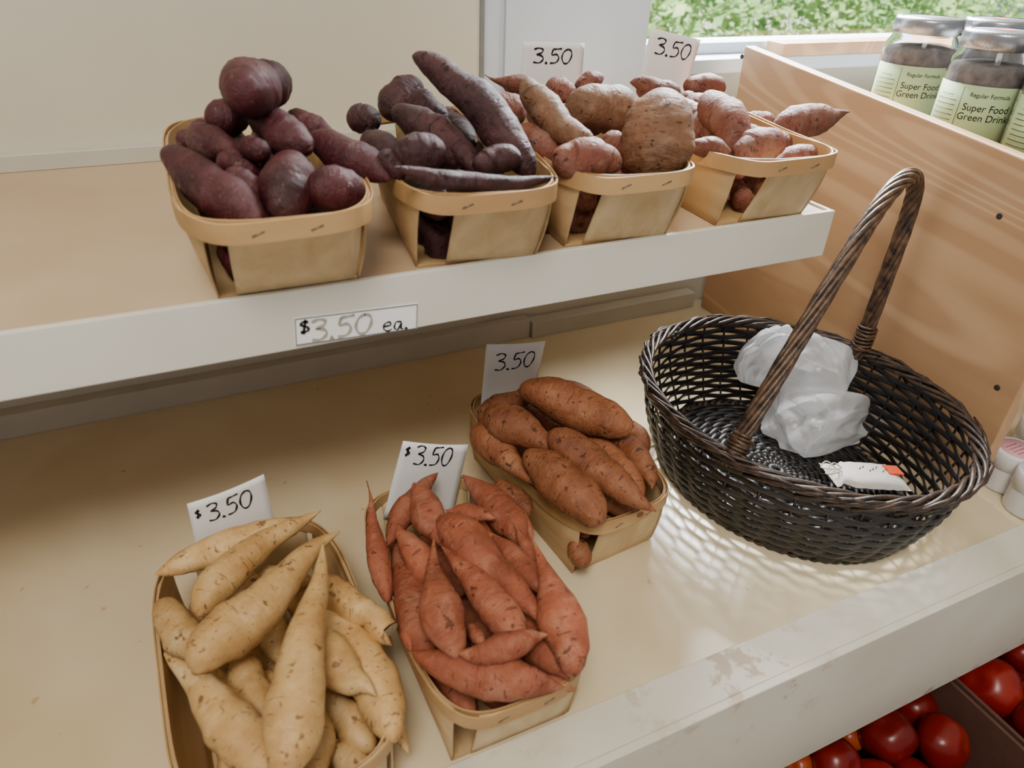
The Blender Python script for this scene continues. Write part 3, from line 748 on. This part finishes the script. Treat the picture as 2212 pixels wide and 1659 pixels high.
def jar(loc,face,label,mark=False):
    e=empty("mason_jar",loc); e.scale=(1.02,1.02,1.05); fin(e,label,"jar","jars of green drink powder"); R=.048
    m=MB(); m.lathe([(0,.001),(.040,.0005),(.046,.004),(.048,.012),(.048,.118),(.046,.130),(.040,.140),(.0385,.146),(.0385,.160),(.0365,.160),(.0365,.146),(.0375,.139),(.0445,.129),(.0462,.118),(.0462,.012),(.044,.006),(0,.005)],48)
    o=m.obj("glass_body",M_GLASS); o.parent=e
    m=MB(); m.lathe([(0,.0062),(.043,.0068),(.0457,.013),(.0457,.117),(.043,.125),(.030,.127),(0,.128)],40)
    o=m.obj("powder",M_POWDER); o.parent=e
    m=MB(); m.lathe([(.0415,.142),(.0428,.143),(.0428,.157),(.0415,.1605),(.036,.1612)],120,rip=.00045,nrip=60); m.lathe([(.0372,.161),(.034,.1602),(.033,.1608),(0,.1608)],48)
    o=m.obj("screw_lid",M_METAL); o.parent=e
    if mark:
        m=MB(); m.lathe([(.012,.1612),(.0,.1613)],6,c=(.004,.003,0)); q=m.obj("lid_mark",M_ORTAG); q.parent=o; q["label"]="red marker spot"; 
    RL=.0486; w=1.15
    m=MB(); m.lathe([(RL,.026),(RL,.106)],36,a0=face-w,a1=face+w)
    lb=m.obj("paper_label",M_JLABEL); sd=lb.modifiers.new("s",'SOLIDIFY'); sd.thickness=.0003; lb.parent=e
    RT=RL+.0005
    wrapped("Regular Formula",.0066,.096,face+.40,RT,"printed_text",M_INK,lb)
    wrapped("Super Food\nGreen Drink",.0110,.077,face+.40,RT,"printed_text",M_INK,lb)
    m=MB(); m.tube([(RT*math.cos(face-.22),RT*math.sin(face-.22),.030),(RT*math.cos(face-.22),RT*math.sin(face-.22),.103)],.0003,5)
    for k in range(9):
        z=.093-.0055*k; aw=.32 if k else .2
        m.tube([(RT*math.cos(face-.64+aw*q),RT*math.sin(face-.64+aw*q),z) for q in (-1,-.6,-.2,.2,.6,1)],.00028,4)
    o=m.obj("fine_print",M_INK); o.parent=lb
    return e
def jarat(x,y,mark=False,rot=0,lab=""):
    jar(Vector((x,y,CT+.0005)),math.atan2(-y,-x)+rot,lab,mark)
jarat(.985,.755,False,-.1,"glass jar of brown powder beside the pine board")
jarat(1.086,.722,True,.1,"glass jar with red marked lid among other jars")
jarat(.942,.616,True,-.2,"green labelled glass jar with red marked lid by the pine board")
jarat(.944,.516,False,0,"glass jar of brown powder with pale green label")

# ---------- small white tubs
def tub(u,v,label,r=.027,h=.056,stack=0):
    P=onz(u,v,0); e=empty("plastic_tub",(P.x,P.y,.0005+stack)); fin(e,label,"tub","small white plastic tubs")
    m=MB(); m.lathe([(0,.0005),(r*.92,.0005),(r*.96,.003),(r*.96,h*.62)],32); o=m.obj("tub_body",M_PLAST); o.parent=e
    m=MB(); m.lathe([(r*.97,h*.6),(r*1.02,h*.61),(r*1.02,h*.97),(r*.98,h),(0,h)],40); o=m.obj("tub_lid",M_PLAST); o.parent=e
    m=MB(); m.lathe([(0,h+.0006),(r*.8,h+.0006),(r*.8,h+.0001)],32); q=m.obj("round_label",M_PINK); q.parent=o; q["label"]="round pink label"
    m=MB()
    for k in range(4): m.tube([(-r*.5,-r*.3+k*r*.2,h+.0009),(r*.5*(1-.15*k),-r*.3+k*r*.2,h+.0009)],.0004,4)
    t=m.obj("fine_print",M_REDINK); t.parent=q
tub(2160,1045,"white plastic tub with pink round lid label",.027,.058)
tub(2212,1100,"white plastic tub with pink round lid label",.027,.058)
tub(2216,992,"white plastic tub with pink round lid label beside the pine board",.027,.064)
tub(2262,950,"taller white plastic tub beside the pine board",.026,.085)

# ---------- tomatoes and boxes
def cbox(a,b,label):
    x0,y0,z0=a;x1,y1,z1=b;t=.005; m=MB()
    m.box((x0,y0,z0),(x1,y1,z0+t)); m.box((x0,y0,z0),(x0+t,y1,z1)); m.box((x1-t,y0,z0),(x1,y1,z1)); m.box((x0,y0,z0),(x1,y0+t,z1)); m.box((x0,y1-t,z0),(x1,y1,z1))
    o=m.obj("cardboard_box",M_CARD,False,origin=((x0+x1)/2,(y0+y1)/2,z0)); fin(o,label,"box","tomato boxes")
cbox((.42,.0,-.4395),(.832,.42,-.255),"open brown cardboard box of ripe red tomatoes")
cbox((.838,.0,-.4395),(1.25,.42,-.255),"open brown cardboard box heaped with red tomatoes")
def tomato(P,R,mat,label):
    bm=bmesh.new(); bmesh.ops.create_uvsphere(bm,u_segments=32,v_segments=20,radius=1)
    sd=random.random()*9
    for v in bm.verts:
        a=math.atan2(v.co.y,v.co.x); rr=math.hypot(v.co.x,v.co.y)
        lob=1+.03*math.cos(5*a+sd)*rr; z=v.co.z*.84
        z-=.16*math.exp(-(rr/.28)**2)*(1 if v.co.z>0 else -.3)
        v.co=Vector((v.co.x*lob,v.co.y*lob,z))*R*(1+.03*noise.noise(v.co*1.3+Vector((sd,0,0))))
    me=bpy.data.meshes.new("tomato"); bm.to_mesh(me); bm.free(); me.materials.append(mat)
    for p in me.polygons: p.use_smooth=True
    o=bpy.data.objects.new("tomato",me); o.location=P; o.rotation_euler=(random.uniform(-.9,.9),random.uniform(-.9,.9),random.uniform(0,6)); link(o)
    fin(o,label,"tomato","tomatoes in cardboard boxes")
for (u,v,r,z,mt) in [(1972,1522,46,-.32,0),(1916,1585,58,-.30,0),(2036,1604,60,-.298,0),(1836,1588,32,-.33,1),(1808,1652,56,-.30,0),(1722,1655,36,-.32,1),
    (1895,1700,56,-.31,0),(1978,1680,44,-.32,0),(1765,1602,34,-.34,0),(2130,1482,68,-.295,0),(2212,1412,52,-.27,0),(2242,1562,48,-.285,0)]:
    P=onz(u,v,z); tomato(P,r*pxs(P),M_TOM2 if mt else M_TOM,"ripe red tomato in a cardboard box" if not mt else "small orange red tomato in a cardboard box")
for i in range(5):
    for j in range(4):
        tomato(Vector((.465+.077*i,.06+.085*j,-.395)),.036,M_TOM,"ripe red tomato in a cardboard box")
        if i<4: tomato(Vector((.89+.085*i,.06+.085*j,-.382)),.038,M_TOM,"ripe red tomato in a cardboard box")

# ---------- outside
gr=MB(); gr.box((-4,1.3,-1.0),(16,16,-.95)); o=gr.obj("ground_outside",M_GRASS,False); o["kind"]="structure"
def shrub(c,r,n,label):
    m=MB(); rnd=random.Random(int(c[0]*100))
    for i in range(n):
        while True:
            p=Vector((rnd.uniform(-1,1),rnd.uniform(-1,1),rnd.uniform(-1,1)))
            if .35<p.length<1: break
        P=Vector((p.x*r[0],p.y*r[1],p.z*r[2]+r[2])); s=rnd.uniform(.022,.05)
        a=Vector((rnd.gauss(0,1),rnd.gauss(0,1),rnd.gauss(0,1))).normalized(); b=a.orthogonal().normalized(); 
        m.add([P-a*s,P-b*s*.5,P+a*s,P+b*s*.5],[(0,1,2,3)])
    m.tube([(0,0,0),(0,0,r[2]*1.4)],.05,8)
    o=m.obj("shrub",M_LEAF,False); o.location=c; fin(o,label,"shrub","shrubs outside the window")
LS="leafy light green shrub seen through the window"
shrub((2.0,3.3,-.95),(.9,.6,1.1),9000,LS)
shrub((3.9,3.5,-.95),(.9,.65,1.0),9000,LS)
shrub((5.8,4.4,-.95),(.9,.8,.8),5000,LS)
shrub((2.9,5.3,-.95),(2.0,.8,1.7),9000,LS)

# ---------- lights
def area(name,loc,tgt,size,power,col):
    l=bpy.data.lights.new(name,'AREA'); l.size=size; l.energy=power; l.color=col; o=bpy.data.objects.new(name,l); o.location=loc
    o.rotation_euler=(Vector(tgt)-Vector(loc)).to_track_quat('-Z','Y').to_euler(); link(o)
area("window_light",(1.35,1.75,1.40),(.4,.5,.2),.85,330,(.93,.97,1))
area("room_light",(-.35,-.55,2.0),(.2,.6,.1),.6,34,(1,.95,.87))
sun=bpy.data.lights.new("sun",'SUN'); sun.energy=20; sun.angle=.05; so=bpy.data.objects.new("sun",sun); so.rotation_euler=Vector((.1,.5,-.86)).to_track_quat('-Z','Y').to_euler(); link(so)
w=bpy.data.worlds.new("w"); bpy.context.scene.world=w; w.use_nodes=True
bgn=w.node_tree.nodes['Background']; bgn.inputs[0].default_value=(.92,.95,1,1); bgn.inputs[1].default_value=.36

# ---------- camera
cd=bpy.data.cameras.new("camera"); cd.sensor_fit='HORIZONTAL'; cd.sensor_width=36; cd.lens=F/2212*36; cd.clip_start=.02
cd.dof.use_dof=True; cd.dof.focus_distance=.88; cd.dof.aperture_fstop=6
co=bpy.data.objects.new("camera",cd); link(co)
R=Matrix((RX,UPV,BK)).transposed().to_4x4(); co.matrix_world=Matrix.Translation(CAM)@R
bpy.context.scene.camera=co
